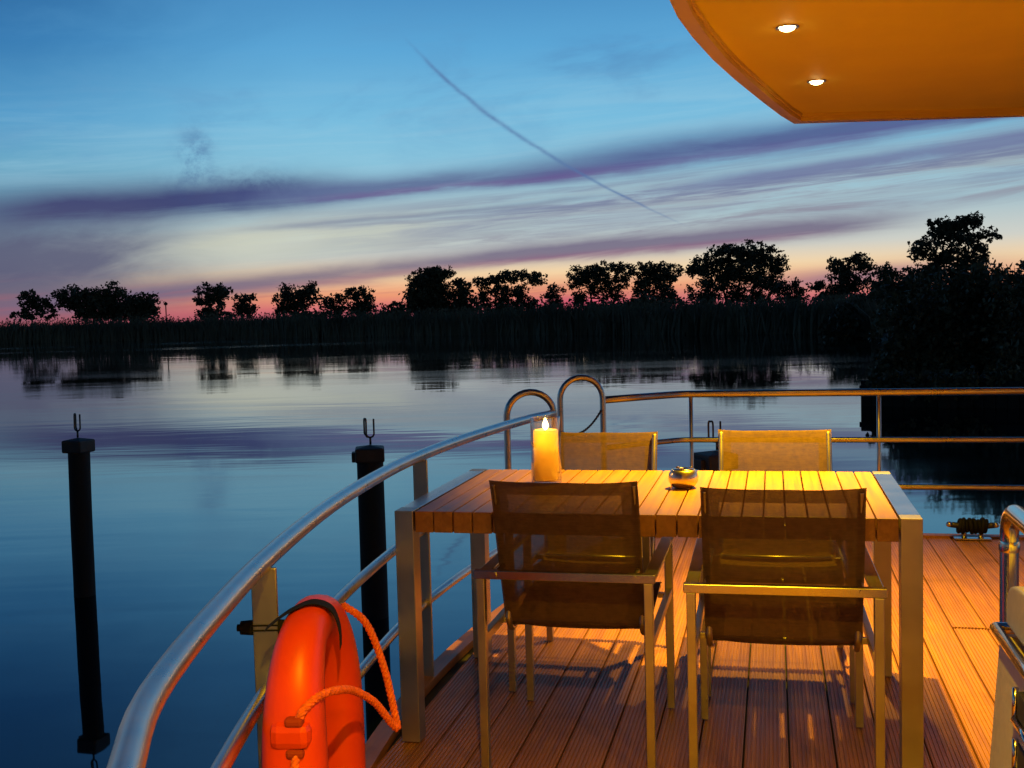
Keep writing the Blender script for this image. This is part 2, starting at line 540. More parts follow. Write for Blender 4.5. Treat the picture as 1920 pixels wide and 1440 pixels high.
# ------------------------------------------------------------------ trees
def leaf_quad(bm, c, s, rnd):
    n = Vector((rnd.gauss(0, 1), rnd.gauss(0, 1), rnd.gauss(0, 1))).normalized()
    a = n.orthogonal().normalized()
    a = (Matrix.Rotation(rnd.uniform(0, 2 * PI), 3, n) @ a)
    b = n.cross(a)
    a, b = a * s * rnd.uniform(.7, 1.3), b * s * rnd.uniform(.4, .75)
    bm.faces.new([bm.verts.new(c - a), bm.verts.new(c + b), bm.verts.new(c + a), bm.verts.new(c - b)])

def tree(label, d, blobs, base_u, leaf=.30, dens=1.0, name='tree', cat='tree', group=None, stems=1, mat='leaf', ground=-.4, trunk_r=None, open_=.0, seed=0):
    """blobs: (u, v, ru, rv) leaf masses of the crown as they stand at the tree's distance d"""
    rnd = random.Random(seed + int(base_u))
    if cat in ('tree', 'bush'): leaf *= .80
    base = at_depth(base_u, 600, d); base.z = ground
    root = thing(name, label, cat, tuple(base), 0, group)
    k = d / FPX
    masses = []
    for (u, v, ru, rv) in blobs:
        dd = d + rnd.uniform(-.6, .6) * ru * k * .8
        c = at_depth(u, v, d) - base + FWD * (dd - d)
        masses.append((c, ru * k, rv * k))
    bm = bmesh.new()
    for c, ra, rb in masses:
        ra *= 1.24; rb *= 1.30
        rc = max(leaf * 1.6, min(ra, rb) * .46)           # twig clumps
        area = PI * ra * rb
        ncl = max(7, int(dens * 6.2 * area / (PI * rc * rc)))
        for _ in range(ncl):
            while True:
                q = Vector((rnd.uniform(-1, 1), rnd.uniform(-1, 1), rnd.uniform(-1, 1)))
                if q.length <= 1: break
            q = q * (.55 + .45 * q.length)
            if rnd.random() < .13: q = q.normalized() * rnd.uniform(.98, 1.22)
            cc = c + RGT * q.x * ra + FWD * q.y * ra * .9 + Vector((0, 0, q.z * rb))
            rr = rc * rnd.choice((.35, .5, .7, .9, 1.1, 1.2))
            nl = max(6, int(2.0 * PI * rr * rr / (leaf * leaf * 1.15)))
            for _ in range(nl):
                o = Vector((rnd.gauss(0, .44), rnd.gauss(0, .44), rnd.gauss(0, .38))) * rr
                leaf_quad(bm, cc + o, leaf * rnd.uniform(.6, 1.1), rnd)
    link('crown', bm, M[mat], root)
    # trunk and limbs
    bm = bmesh.new()
    top = max(m[0].z for m in masses)
    tr = trunk_r or max(.10, top * .022)
    zs = sorted(masses, key=lambda m: m[0].z)
    cx = sum((m[0].dot(RGT) for m in masses)) / len(masses)
    for s in range(stems):
        off = RGT * ((s - (stems - 1) / 2) * (tr * 7 if cat == 'tree' else 14 * k)) if stems > 1 else Vector()
        f0 = off + Vector((0, 0, -.5))
        f1 = off * 1.3 + RGT * (cx * .25 + rnd.uniform(-.3, .3)) + Vector((0, 0, top * .30))
        f2 = off * 1.6 + RGT * (cx * .7 + rnd.uniform(-.4, .4)) + Vector((0, 0, top * .62))
        pts = spline([f0, f1, f2], 5)
        tube(bm, pts, [tr * (1.25 - .75 * i / (len(pts) - 1)) for i in range(len(pts))], 7)
        for c, ra, rb in (masses[s::stems] if stems > 1 else masses):
            if cat == 'shrub': c = Vector((f2.x, f2.y, 0)) * .35 + c * .65; ra *= .5; rb *= .6
            st = f1.lerp(f2, min(1, max(0, (c.z - f1.z) / max(.1, f2.z - f1.z) * .7)))
            mid = st.lerp(c, .5) + Vector((0, 0, -.12 * (c - st).length * rnd.uniform(.2, 1.2))) + RGT * rnd.uniform(-.3, .3)
            pts = spline([st, mid, c], 4)
            tube(bm, pts, [tr * (.55 - .40 * i / (len(pts) - 1)) for i in range(len(pts))], 6)
            for _ in range(3):
                e = c + RGT * rnd.uniform(-.8, .8) * ra + Vector((0, 0, rnd.uniform(-.2, .85) * rb)) + FWD * rnd.uniform(-.5, .5) * ra
                tube(bm, [mid.lerp(c, .4), (mid + e) / 2 + Vector((0, 0, .1)), e], [tr * .25, tr * .18, tr * .08], 5)
    link('trunk', bm, M['bark'], root, smooth=True)
    return root

G = 'trees along the far river bank'
tree('small spiky tree, leftmost on the far bank', 150, [(55, 557, 17, 9), (62, 570, 22, 12), (85, 582, 20, 12), (40, 590, 20, 8)], 60, .34, .8, group=G)
tree('broad round tree left of the bushy clump, trunks open below', 150, [(145, 557, 30, 15), (130, 562, 20, 14), (165, 570, 24, 18), (172, 588, 22, 14)], 150, .34, 1, group=G)
tree('bushy tree in the middle of the dark left clump', 152, [(210, 553, 22, 14), (200, 572, 26, 18), (222, 580, 24, 18)], 208, .34, 1.1, group=G)
tree('low rounded tree at the right end of the left clump', 150, [(255, 574, 22, 16), (278, 578, 16, 17), (262, 592, 28, 12)], 262, .34, 1.1, group=G)
tree('umbrella topped tree standing alone on the left', 160, [(395, 544, 28, 9), (418, 552, 12, 8), (374, 566, 14, 6), (396, 560, 16, 9), (393, 585, 20, 14), (415, 568, 7, 6)], 394, .32, .95, group=G)
tree('small round tree right of the lone umbrella tree', 165, [(460, 570, 18, 12), (458, 584, 18, 12)], 460, .32, .9, group=G)
tree('low bush between the umbrella tree and the small round tree', 160, [(430, 592, 11, 6)], 430, .30, .9, 'bush', 'bush', ground=-.4)
tree('two headed tree with a ragged right side, left of the gap', 165, [(540, 552, 20, 16), (583, 543, 12, 10), (570, 562, 22, 12), (545, 580, 26, 15), (577, 590, 18, 10)], 552, .32, 1, group=G)
tree('thin wispy tree beside the two headed tree', 170, [(607, 573, 8, 14), (607, 588, 9, 8)], 607, .30, .6, group=G)
tree('narrow tree left of the twin bushy crown', 172, [(634, 568, 12, 14), (630, 586, 14, 10)], 632, .32, .85, group=G)
tree('bushy tree with two lobes before the orange gap', 172, [(670, 552, 16, 12), (690, 562, 12, 16), (662, 568, 16, 16), (684, 584, 20, 10)], 674, .32, .9, group=G)
tree('low ragged bush in the orange gap of the tree line', 170, [(735, 578, 16, 9), (722, 588, 18, 7), (750, 586, 14, 10)], 738, .30, .8, 'bush', 'bush')
tree('tall dense dark tree in the middle of the tree line', 185, [(812, 510, 24, 9), (834, 514, 16, 7), (800, 524, 30, 12), (790, 545, 28, 18), (815, 552, 34, 22), (790, 575, 34, 20), (830, 580, 30, 18)], 806, .36, 1.25, group=G)
tree('dark tree leaning on the right of the tall dense tree', 185, [(862, 540, 20, 13), (866, 560, 20, 18), (862, 584, 24, 14)], 862, .34, 1.05, group=G)
tree('wide flat crowned tree with sky showing between its boughs', 190, [(915, 527, 24, 9), (945, 520, 22, 9), (980, 516, 32, 8), (1006, 525, 16, 8), (908, 553, 10, 18), (935, 545, 12, 10), (968, 548, 22, 14), (985, 572, 22, 14), (915, 582, 26, 14), (955, 584, 28, 12), (990, 590, 24, 10), (940, 562, 16, 10)], 950, .34, .85, stems=3, group=G)
tree('slender tree at the right end of the flat crowned one', 190, [(1040, 545, 14, 10), (1034, 562, 12, 12), (1044, 572, 10, 8), (1028, 584, 14, 9)], 1036, .32, .75, group=G)
tree('spreading tree with a long level crown on several trunks', 190, [(1092, 516, 22, 12), (1125, 506, 28, 10), (1160, 506, 26, 10), (1080, 530, 14, 8), (1118, 528, 22, 12), (1158, 528, 22, 12), (1084, 560, 13, 14), (1100, 580, 18, 12), (1130, 575, 24, 12), (1150, 552, 16, 12), (1115, 545, 10, 10)], 1120, .34, .85, stems=4, group=G)
tree('tree with a two humped crown right of the long level crown', 190, [(1205, 506, 20, 10), (1238, 505, 28, 9), (1258, 520, 14, 9), (1225, 522, 30, 12), (1205, 540, 18, 14), (1240, 545, 22, 12), (1258, 560, 14, 12), (1225, 568, 26, 12)], 1225, .34, .9, stems=2, group=G)
tree('biggest round headed tree of the tree line', 150, [(1395, 474, 40, 13), (1430, 482, 30, 14), (1355, 482, 28, 14), (1330, 496, 24, 16), (1300, 506, 20, 10), (1448, 505, 22, 18), (1385, 502, 34, 18), (1345, 525, 34, 20), (1412, 528, 22, 16), (1450, 528, 18, 14), (1320, 556, 34, 18), (1385, 552, 22, 14), (1425, 562, 22, 14)], 1385, .30, .85, stems=3, group=G)
tree('small dim tree at the right foot of the biggest tree', 140, [(1470, 545, 20, 14), (1496, 550, 14, 14), (1478, 565, 26, 12)], 1482, .28, .75, group=G)
tree('ragged tree with a bough reaching out to the left', 130, [(1565, 496, 18, 9), (1608, 488, 20, 11), (1625, 500, 14, 10), (1580, 515, 24, 11), (1536, 536, 16, 6), (1600, 535, 28, 18), (1575, 552, 26, 16), (1545, 558, 16, 8)], 1590, .27, .95, stems=2, group=G)
tree('rounded tree squeezed between the ragged and the tallest tree', 125, [(1662, 512, 18, 12), (1660, 535, 22, 18), (1668, 555, 26, 16)], 1662, .27, 1, group=G)
tree('tallest tree, with an open layered crown above the shrubs', 90, [(1775, 420, 26, 10), (1808, 417, 28, 11), (1848, 442, 18, 9), (1842, 462, 10, 8), (1760, 436, 22, 12), (1730, 460, 22, 12), (1795, 448, 34, 16), (1722, 476, 16, 9), (1780, 480, 30, 14), (1828, 478, 18, 16), (1745, 508, 34, 16), (1795, 512, 36, 20), (1835, 515, 22, 22), (1722, 528, 28, 16)], 1785, .22, .85, stems=2, group=G)

SG = 'shrubs along the near right bank'
tree('dark willow mound before the long level crowned tree', 112, [(1190, 580, 44, 18), (1225, 590, 44, 18), (1165, 592, 40, 16), (1200, 602, 60, 16)], 1195, .25, 1.3, 'shrub', 'shrub', group=SG, stems=3, ground=-.7)
tree('long low shrub under the biggest round headed tree', 108, [(1300, 592, 44, 16), (1350, 590, 44, 15), (1400, 592, 44, 13), (1340, 606, 70, 12)], 1345, .25, 1.3, 'shrub', 'shrub', group=SG, stems=3, ground=-.7)
tree('long low shrub under the ragged tree', 104, [(1470, 590, 46, 14), (1520, 588, 46, 15), (1575, 585, 46, 16), (1520, 604, 80, 12)], 1515, .25, 1.3, 'shrub', 'shrub', group=SG, stems=3, ground=-.7)
tree('bushy shrub spilling to the water left of the quay wall', 70, [(1640, 585, 50, 26), (1610, 605, 46, 26), (1650, 625, 50, 30), (1600, 628, 36, 18)], 1635, .20, 1.4, 'shrub', 'shrub', group=SG, stems=4, ground=-.8)
tree('tall dark shrub at the foot of the tallest tree', 46, [(1700, 560, 44, 30), (1740, 560, 46, 34), (1690, 600, 50, 36), (1745, 612, 50, 40), (1700, 650, 50, 36)], 1715, .13, 1.4, 'shrub', 'shrub', group=SG, stems=4, mat='leaf_near', ground=-.6)
tree('bushy shrub behind the left part of the quay wall', 27, [(1700, 640, 40, 44), (1740, 625, 46, 52), (1690, 690, 36, 34), (1740, 700, 46, 40), (1665, 712, 26, 16), (1715, 728, 30, 14), (1760, 722, 26, 14)], 1715, .085, 1.35, 'shrub', 'shrub', group=SG, stems=5, mat='leaf_near', ground=-.4)
tree('big dark shrub with upright shoots behind the quay wall', 27, [(1800, 580, 50, 50), (1850, 570, 50, 46), (1810, 650, 60, 56), (1870, 650, 60, 60), (1800, 705, 60, 40), (1830, 726, 34, 14), (1880, 724, 34, 16)], 1825, .085, 1.35, 'shrub', 'shrub', group=SG, stems=6, mat='leaf_near', ground=-.4)
tree('shrub at the right edge of the view, above the rails', 25, [(1925, 570, 46, 50), (1960, 580, 60, 60), (1940, 660, 60, 60), (2010, 640, 70, 80), (1930, 710, 60, 34)], 1940, .085, 1.35, 'shrub', 'shrub', group=SG, stems=6, mat='leaf_near', ground=-.4)

tree('low bush hanging over the timber quay wall', 22.6, [(1668, 716, 26, 13), (1712, 722, 34, 16), (1765, 716, 36, 18), (1820, 722, 38, 18), (1875, 716, 40, 20), (1935, 722, 44, 20), (1990, 716, 44, 20)], 1800, .075, 1.2, 'shrub', 'shrub', group=SG, stems=5, mat='leaf_near', ground=-.3)

# upright bare shoots over the right shrubs
def shoots():
    rnd = random.Random(5)
    base = at_depth(1888, 560, 27); base.z = .9
    root = thing('willow_shoots', 'thin upright willow shoots sticking up right of the tallest tree', 'shoots', tuple(base))
    bm = bmesh.new()
    for i in range(26):
        u = rnd.uniform(1858, 1935); v = rnd.uniform(496, 532)
        tip = at_depth(u, v, 27 + rnd.uniform(-.5, .5)) - base
        foot = Vector((tip.x * .75, tip.y, -.6 + rnd.uniform(-.2, .2)))
        m_ = foot.lerp(tip, .5) + RGT * rnd.uniform(-.05, .05)
        tube(bm, [foot, m_, tip], [.012, .009, .004], 5)
        for _ in range(16):
            leaf_quad(bm, foot.lerp(tip, rnd.uniform(.2, .95)) + RGT * rnd.uniform(-.06, .06), .045, rnd)
    link('stem', bm, M['bark'], root)
shoots()

# quay wall
bm = bmesh.new()
q0 = at_depth(1614, 760, 23.6); q1 = at_depth(2700, 760, 19)
q0.z = q1.z = 0
dirq = (q1 - q0).normalized(); L = (q1 - q0).length
n = int(L / .22)
for i in range(n):
    x0 = i * .22
    h = -.27 + random.uniform(-.02, .02)
    box(bm, x0, x0 + .212, random.uniform(0, .015), .12, -1.4, h, .012)
box(bm, -.02, L, -.06, .0, -.48, -.36, .01)
o = link('quay_wall', bm, M['quay'], loc=(q0.x, q0.y, 0))
o.rotation_euler = (0, 0, math.atan2(dirq.y, dirq.x))
tag(o, 'low dark timber quay wall at the water on the right', 'quay wall')

# channel marker on the far bank
mk = at_depth(312, 600, 138); mk.z = -.9
root = thing('channel_marker', 'thin marker pole with a small topmark in front of the far reeds', 'marker', tuple(mk))
bm = bmesh.new(); tube(bm, [(0, 0, 0), (0, 0, 4.4)], .07, 8); link('pole', bm, M['bark'], root)
bm = bmesh.new(); lathe(bm, [(.02, 4.3), (.22, 4.4), (.24, 4.6), (.02, 4.8)], 10); link('topmark', bm, M['rubber'], root)

# ------------------------------------------------------------------ mooring piles
def pile(label, x, y, top, r, rz, lean=(0, 0)):
    root = thing('mooring_pile', label, 'mooring pile', (x, y, WATER_Z), rz, 'mooring piles beside the boat')
    hh = top - WATER_Z
    root.rotation_euler = (lean[0], lean[1], rz)
    bm = bmesh.new()
    prof = [(r * 1.02, -1.5), (r * 1.01, .2), (r, .6), (r * .99, hh - .11)]
    pts = []
    seg = 20
    rnd = random.Random(int(x * 100))
    rings = []
    for j in range(26):
        z = -1.5 + (hh - .05 + 1.5) * j / 25
        rings.append([bm.verts.new(((r + .006 * mnoise.noise(Vector((math.cos(2 * PI * k / seg) * 3, math.sin(2 * PI * k / seg) * 3, z * 1.5 + x)))) * math.cos(2 * PI * k / seg),
                                    (r + .006 * mnoise.noise(Vector((math.cos(2 * PI * k / seg) * 3, math.sin(2 * PI * k / seg) * 3, z * 1.5 + x)))) * math.sin(2 * PI * k / seg), z)) for k in range(seg)])
    for A_, B_ in zip(rings, rings[1:]):
        for k in range(seg): bm.faces.new((A_[k], A_[(k + 1) % seg], B_[(k + 1) % seg], B_[k]))
    link('post', bm, M['pile'], root, smooth=True)
    bm = bmesh.new()
    c = r * 1.09
    box(bm, -c, c, -c, c, hh - .10, hh, .012)
    box(bm, -c * 1.25, -c + .01, -c * .5, c * .5, hh - .10, hh - .03, .008)
    vs = [bm.verts.new(p) for p in ((-c + .012, -c + .012, hh), (c - .012, -c + .012, hh), (c - .012, c - .012, hh), (-c + .012, c - .012, hh), (0, 0, hh + .018))]
    for i in range(4): bm.faces.new((vs[i], vs[(i + 1) % 4], vs[4]))
    link('cap', bm, M['pile_cap'], root)
    bm = bmesh.new()
    s = .034
    pth = [(-s, .02, hh + .10), (-s, .02, hh + .195), (-s * .8, .005, hh + .205), (-s * .6, -.01, hh + .195), (-s * .6, -.012, hh + .10)]
    pth = spline(pth, 5)
    arc = [(-s * .6 + 1.6 * s * .5 * (1 - math.cos(t)) * 1.0, -.012, hh + .10 - s * .8 * math.sin(t)) for t in [PI * i / 10 for i in range(11)]]
    tube(bm, [Vector(p) for p in pth] + [Vector(p) for p in arc[1:]] + [Vector((s, -.012, hh + .205))], .0065, 8)
    tube(bm, [(-s * .6 + .8 * s, -.012, hh + .02), (-s * .6 + .8 * s, -.012, hh + .10 - s * .78)], .008, 8)
    tube(bm, [(-s, .02, hh + .10), (-s * .5, .01, hh + .075), (.2 * s, -.012, hh + .072)], .0065, 8)
    link('hook', bm, M['dark_iron'], root, smooth=True)
pile('leftmost mooring pile, standing alone in the water', -5.39, 7.79, .452, .084, -.1, (0, .012))
pile('mooring pile behind the curved rail, left of the table', -2.82, 7.50, .432, .095, .35)
pile('mooring pile beyond the bow rail, half hidden by the golden chair', -.37, 7.25, .43, .100, .6)

# ------------------------------------------------------------------ boat: deck, hull
edge = spline([(-.20, -1.2, 0), (-.22, -.4, 0), (-.30, .2, 0), (-.44, .55, 0), (-.605, .86, 0), (-.735, 1.12, 0), (-.85, 1.37, 0), (-.97, 1.77, 0), (-1.09, 2.26, 0), (-1.20, 2.87, 0), (-1.265, 3.5, 0),
               (-1.28, 4.0, 0), (-1.25, 4.6, 0), (-1.17, 5.3, 0), (-1.10, 5.6, 0), (-.97, 6.4, 0), (-.55, 6.82, 0)], 4)
def edge_x(y):
    for a_, b_ in zip(edge, edge[1:]):
        if a_.y <= y <= b_.y:
            return a_.x + (b_.x - a_.x) * (y - a_.y) / max(1e-6, b_.y - a_.y)
    return edge[0].x
RIGHT, BOW, STERN = 3.7, 6.80, -1.2

def build_deck():
    bm = bmesh.new()
    pitch = .137
    x0 = .035 - pitch * 10
    rnd = random.Random(11)
    ng = 10
    for i in range(37):
        xa, xb = x0 + i * pitch + .003, x0 + (i + 1) * pitch - .003
        xm = (xa + xb) / 2
        if xa > RIGHT: break
        ylo, yhi = STERN, BOW
        if xm < -.1:
            ys = [STERN + k * .02 for k in range(int((BOW - STERN) / .02))]
            ok = [y for y in ys if edge_x(y) < xa - .0]
            if len(ok) < 10: continue
            ylo, yhi = min(ok), max(ok)
        cuts = [ylo]
        for jx, jy in ((.75, 4.895), (.87, 4.895), (.30, 1.6), (-.2, 5.7), (-.55, 2.2), (1.3, 3.4), (1.7, 5.9), (2.1, 4.4)):
            if xa <= jx <= xb and ylo < jy < yhi: cuts.append(jy)
        cuts.append(yhi)
        prof = []
        w = xb - xa
        prof.append((xa, -.028)); prof.append((xa, -.003)); prof.append((xa + .003, 0))
        for g in range(ng):
            c = xa + w * (g + .5) / ng
            prof += [(c - .0029, 0), (c - .0017, -.0032), (c + .0017, -.0032), (c + .0029, 0)]
        prof += [(xb - .003, 0), (xb, -.003), (xb, -.028)]
        for a_, b_ in zip(cuts, cuts[1:]):
            gp = .013 if xm > .6 and xm < 1 else .006
            a2 = a_ + (gp if a_ != ylo else 0); b2 = b_ - (gp if b_ != yhi else 0)
            dz = rnd.uniform(-.0012, .0012)
            A_ = [bm.verts.new((px, a2, pz + dz)) for px, pz in prof]
            B_ = [bm.verts.new((px, b2, pz + dz)) for px, pz in prof]
            for k in range(len(prof) - 1):
                bm.faces.new((A_[k], A_[k + 1], B_[k + 1], B_[k]))
            bm.faces.new(A_); bm.faces.new(list(reversed(B_)))
    bmesh.ops.recalc_face_normals(bm, faces=bm.faces)
    return tag(link('deck', bm, M['deck']), kind='structure')
build_deck()

bm = bmesh.new()
prism(bm, [(p.x, p.y) for p in edge] + [(RIGHT, 6.82), (RIGHT, STERN)], -1.3, -.03)
for f_ in bm.faces:
    if f_.normal.z > .5: f_.material_index = 1  # top face coloured dark, painting in the shade between the planks
tag(link('boat_hull', bm, [M['hull'], M['gap_shade']]), 'hull of the houseboat under the planked deck', 'boat hull')
# wooden trim along the deck's edge
bm = bmesh.new()
def strip(bm, pts, w0, w1, z0, z1):
    T, _ = frames(pts)
    rings = []
    for p, t in zip(pts, T):
        nrm = Vector((t.y, -t.x, 0)).normalized()       # inboard
        rings.append([bm.verts.new(p + nrm * w0 + Vector((0, 0, z0))), bm.verts.new(p + nrm * w1 + Vector((0, 0, z0))), bm.verts.new(p + nrm * w1 + Vector((0, 0, z1))), bm.verts.new(p + nrm * w0 + Vector((0, 0, z1)))])
    for A_, B_ in zip(rings, rings[1:]):
        for k in range(4): bm.faces.new((A_[k], A_[(k + 1) % 4], B_[(k + 1) % 4], B_[k]))
    bm.faces.new(rings[0]); bm.faces.new(rings[-1])
    bmesh.ops.recalc_face_normals(bm, faces=bm.faces)
strip(bm, edge + [Vector((RIGHT, 6.82, 0))], -.03, .035, -.02, .012)
tag(link('deck_trim', bm, M['deck']), 'reddish wooden trim strip along the outer deck edge', 'deck trim')

# ------------------------------------------------------------------ guard rails
ZT, ZM, ZL = .845, .565, .288
def rail_group(label, path, n_div, posts, thin=False, group='guard rails round the deck', lows=(ZM, ZL)):
    root = thing('guard_rail', label, 'guard rail', (0, 0, 0), 0, group)
    def lift(z): return [Vector((p.x, p.y, z)) for p in path]
    bm = bmesh.new(); tube(bm, lift(ZT), .0215, 16); link('top_rail', bm, M['rail_steel'], root, smooth=True)
    for z in lows:
        bm = bmesh.new(); tube(bm, lift(z), .0165, 12); link('lower_rail', bm, M['rail_steel'], root, smooth=True)
    return root
pathL = [p for p in edge if -.3 <= p.y <= 5.62]
gl = rail_group('curved steel guard rail sweeping along the left deck edge', pathL, 8, [])
for (px, py) in ((-.52, .70), (-1.08, 2.19), (-1.285, 3.93)):
    t = None
    for a_, b_ in zip(edge, edge[1:]):
        if a_.y <= py <= b_.y: t = (b_ - a_).normalized(); break
    bm = bmesh.new()
    box(bm, -.0275, .0275, -.006, .006, -.02, ZT - .015, .002)
    p = link('post', bm, M['brushed'], gl, loc=(edge_x(py) - .001, py, 0))
    p.rotation_euler = (0, 0, math.atan2(t.y, t.x) - PI / 2)
    if abs(py - 2.19) < .01:
        bm = bmesh.new()
        for sx in (-1, 1):
            tube(bm, [(sx * .029, 0, .70), (sx * .054, 0, .70)], [.017, .015], 12)
            tube(bm, [(sx * .054, 0, .70), (sx * .062, 0, .70)], .008, 8)
        for dz in (-.005, .006):
            for sy in (-1, 1):
                tube(bm, [(-.032, sy * .0085, .70 + dz), (.032, sy * .0085, .70 + dz)], .0018, 6)
        link('clamp', bm, M['rubber'], p)
pathF = [Vector((-.97, 6.42, 0)), Vector((-.76, 6.64, 0)), Vector((-.58, 6.80, 0)), Vector((-.54, 6.82, 0)), Vector((-.49, 6.83, 0)), Vector((.5, 6.83, 0)), Vector((1.8, 6.83, 0)), Vector((3.6, 6.83, 0))]
gf = rail_group('straight steel guard rail across the bow', pathF, 8, [])
for px in (-.49, .60, 1.75, 2.9):
    bm = bmesh.new(); tube(bm, [(0, 0, -.02), (0, 0, ZT - .01)], .0125, 10)
    link('post', bm, M['rail_steel'], gf, loc=(px, 6.83, 0), smooth=True)

# boarding ladder hoops either side of the gap
def hoop(label, xi, yi, xo, yo, top):
    root = thing('ladder_hoop', label, 'ladder hoop', (xi, yi, 0), 0, 'boarding ladder hoops at the rail gap')
    d = Vector((xo - xi, yo - yi, 0)); w = d.length / 2; t = d.normalized()
    pts = [Vector((0, 0, -.02)), Vector((0, 0, .4)), Vector((0, 0, top - w))]
    pts += [t * (w - w * math.cos(a_)) + Vector((0, 0, top - w + w * math.sin(a_))) for a_ in [PI * k / 14 for k in range(1, 15)]]
    pts += [t * 2 * w + Vector((0, 0, .3)), t * 2 * w + Vector((0, 0, -1.0))]
    bm = bmesh.new(); tube(bm, pts, .0175, 14)
    link('hoop', bm, M['rail_steel'], root, smooth=True)
    bm = bmesh.new(); lathe(bm, [(.032, -.002), (.032, .006), (.021, .012)], 16); link('foot_plate', bm, M['rail_steel'], root)
hoop('steel ladder hoop behind the candle, left of the rail gap', -1.095, 5.60, -1.335, 5.55, .958)
hoop('steel ladder hoop right of the rail gap, holding the chain', -.965, 6.40, -1.205, 6.34, .982)

# chain across the gap
def chain():
    a_, b_ = Vector((-1.09, 5.62, .76)), Vector((-.972, 6.385, .79))
    bm = bmesh.new()
    n = 46
    P = []
    for i in range(n + 1):
        t = i / n
        p = a_.lerp(b_, t); p.z -= .075 * 4 * t * (1 - t) * (1.0)
        P.append(p)
    for i in range(n):
        d = (P[i + 1] - P[i]); L_ = d.length; d.normalize()
        up = Vector((0, 0, 1)); s = d.cross(up).normalized()
        nrm = s if i % 2 else (up - d * up.dot(d)).normalized()
        c = (P[i] + P[i + 1]) / 2
        ring = [c + d * math.cos(2 * PI * k / 10) * L_ * .78 + nrm * math.sin(2 * PI * k / 10) * .0062 for k in range(10)]
        tube(bm, ring, .0026, 5, closed=True)
    tag(link('chain', bm, M['dark_iron'], smooth=True), 'small steel chain sagging across the rail gap', 'chain')
chain()

# ------------------------------------------------------------------ roof overhang with recessed lights
ZR = 2.36
def build_roof():
    k = (H - ZR) / (H - 2.4)
    left = [at_height(u, v, ZR) for u, v in ((1257, 0), (1272, 32), (1300, 70), (1338, 112), (1380, 150), (1432, 192), (1465, 217), (1490, 232))]
    tip = left[-1]
    bow = at_height(1920, 219, ZR)
    dl = left[0]
    L = [(-.38, -1.4), (-.40, .5), (-.395, 2.2), (-.375, 3.1)] + [(p.x, p.y) for p in left]
    mid = bow.x
    ex = [(bow.x, bow.y), (bow.x + .35, bow.y + .06), (bow.x + .7, bow.y)]
    R = [(2 * (bow.x + .35) - x_, y_) for x_, y_ in reversed(L)]
    poly = L + ex + R
    root = thing('roof_overhang', 'cream roof overhang with a curved edge and recessed lights above the deck', 'roof', (0, 0, 0))
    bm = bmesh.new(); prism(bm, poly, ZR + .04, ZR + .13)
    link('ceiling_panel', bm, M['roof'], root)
    # rim: follows the outline, inset inward
    n = len(poly); P = [Vector((x_, y_, 0)) for x_, y_ in poly]
    bm = bmesh.new()
    def inset(w):
        out = []
        for i in range(n):
            t = (P[(i + 1) % n] - P[i - 1]).normalized()
            nr = Vector((t.y, -t.x, 0))
            e1 = (P[i] - P[i - 1]).normalized(); dd = abs(e1.dot(t))
            out.append(P[i] + nr * w / max(.6, dd))
        return out
    for (w0, w1, z0, z1) in ((-.003, .050, ZR, ZR + .135), (.0505, .060, ZR + .022, ZR + .0395)):
        A_, B_ = inset(w0), inset(w1)
        va = [[bm.verts.new(p + Vector((0, 0, z))) for p in Q] for Q, z in ((A_, z0), (B_, z0), (B_, z1), (A_, z1))]
        for i in range(n):
            j = (i + 1) % n
            for q in range(4):
                bm.faces.new((va[q][i], va[q][j], va[(q + 1) % 4][j], va[(q + 1) % 4][i]))
    bmesh.ops.recalc_face_normals(bm, faces=bm.faces)
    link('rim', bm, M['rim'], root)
build_roof()

LAMP_COL = (1.0, .58, .010)
def ceiling_light(label, x, y, power, size=.022, cone=86):
    root = thing('ceiling_light', label, 'ceiling light', (x, y, ZR + .04), 0, 'recessed lights in the roof overhang')
    bm = bmesh.new(); lathe(bm, [(.030, .0), (.031, -.003), (.040, -.005), (.043, -.003), (.043, -.0005)], 28, cap0=False, cap1=False)
    link('trim_ring', bm, M['rail_steel'], root, smooth=True)
    bm = bmesh.new(); lathe(bm, [(.0295, -.002), (.026, -.0095), (.014, -.015), (.003, -.016)], 24, cap0=False)
    link('lens', bm, M['bulb'], root, smooth=True)
    ld = bpy.data.lights.new('downlight', 'SPOT')
    ld.energy = power; ld.color = LAMP_COL; ld.spot_size = math.radians(cone); ld.spot_blend = 1.0; ld.shadow_soft_size = size
    lo = bpy.data.objects.new('downlight', ld); COL.objects.link(lo)
    lo.parent = root; lo.location = (0, 0, -.035)
    return root
l1 = at_height(1476, 53, ZR + .035); l2 = at_height(1531, 154, ZR + .035)
ceiling_light('lit recessed ceiling light nearer the viewer', l1.x, l1.y, 900)
ceiling_light('lit recessed ceiling light nearer the bow', l2.x, l2.y, 540)
ceiling_light('recessed ceiling light over the stern end of the deck', -.02, .35, 640, cone=132)
ceiling_light('recessed ceiling light over the grill side of the deck', 1.35, .30, 600, cone=130)

bm = bmesh.new()
for x0, x1, z0, z1 in ((-.16, .9, 0.004, ZR - .002), (1.9, 3.2, .004, ZR - .002), (.9, 1.9, 2.06, ZR - .002)):
    box(bm, x0, x1, -1.08, -1.0, z0, z1, .004)
box(bm, .9, 1.9, -1.14, -1.10, .004, 2.06, .004)
tag(link('unseen_cabin_wall', bm, M['roof']), kind='structure')  # out of view behind the camera, added to bounce warm light and block sky

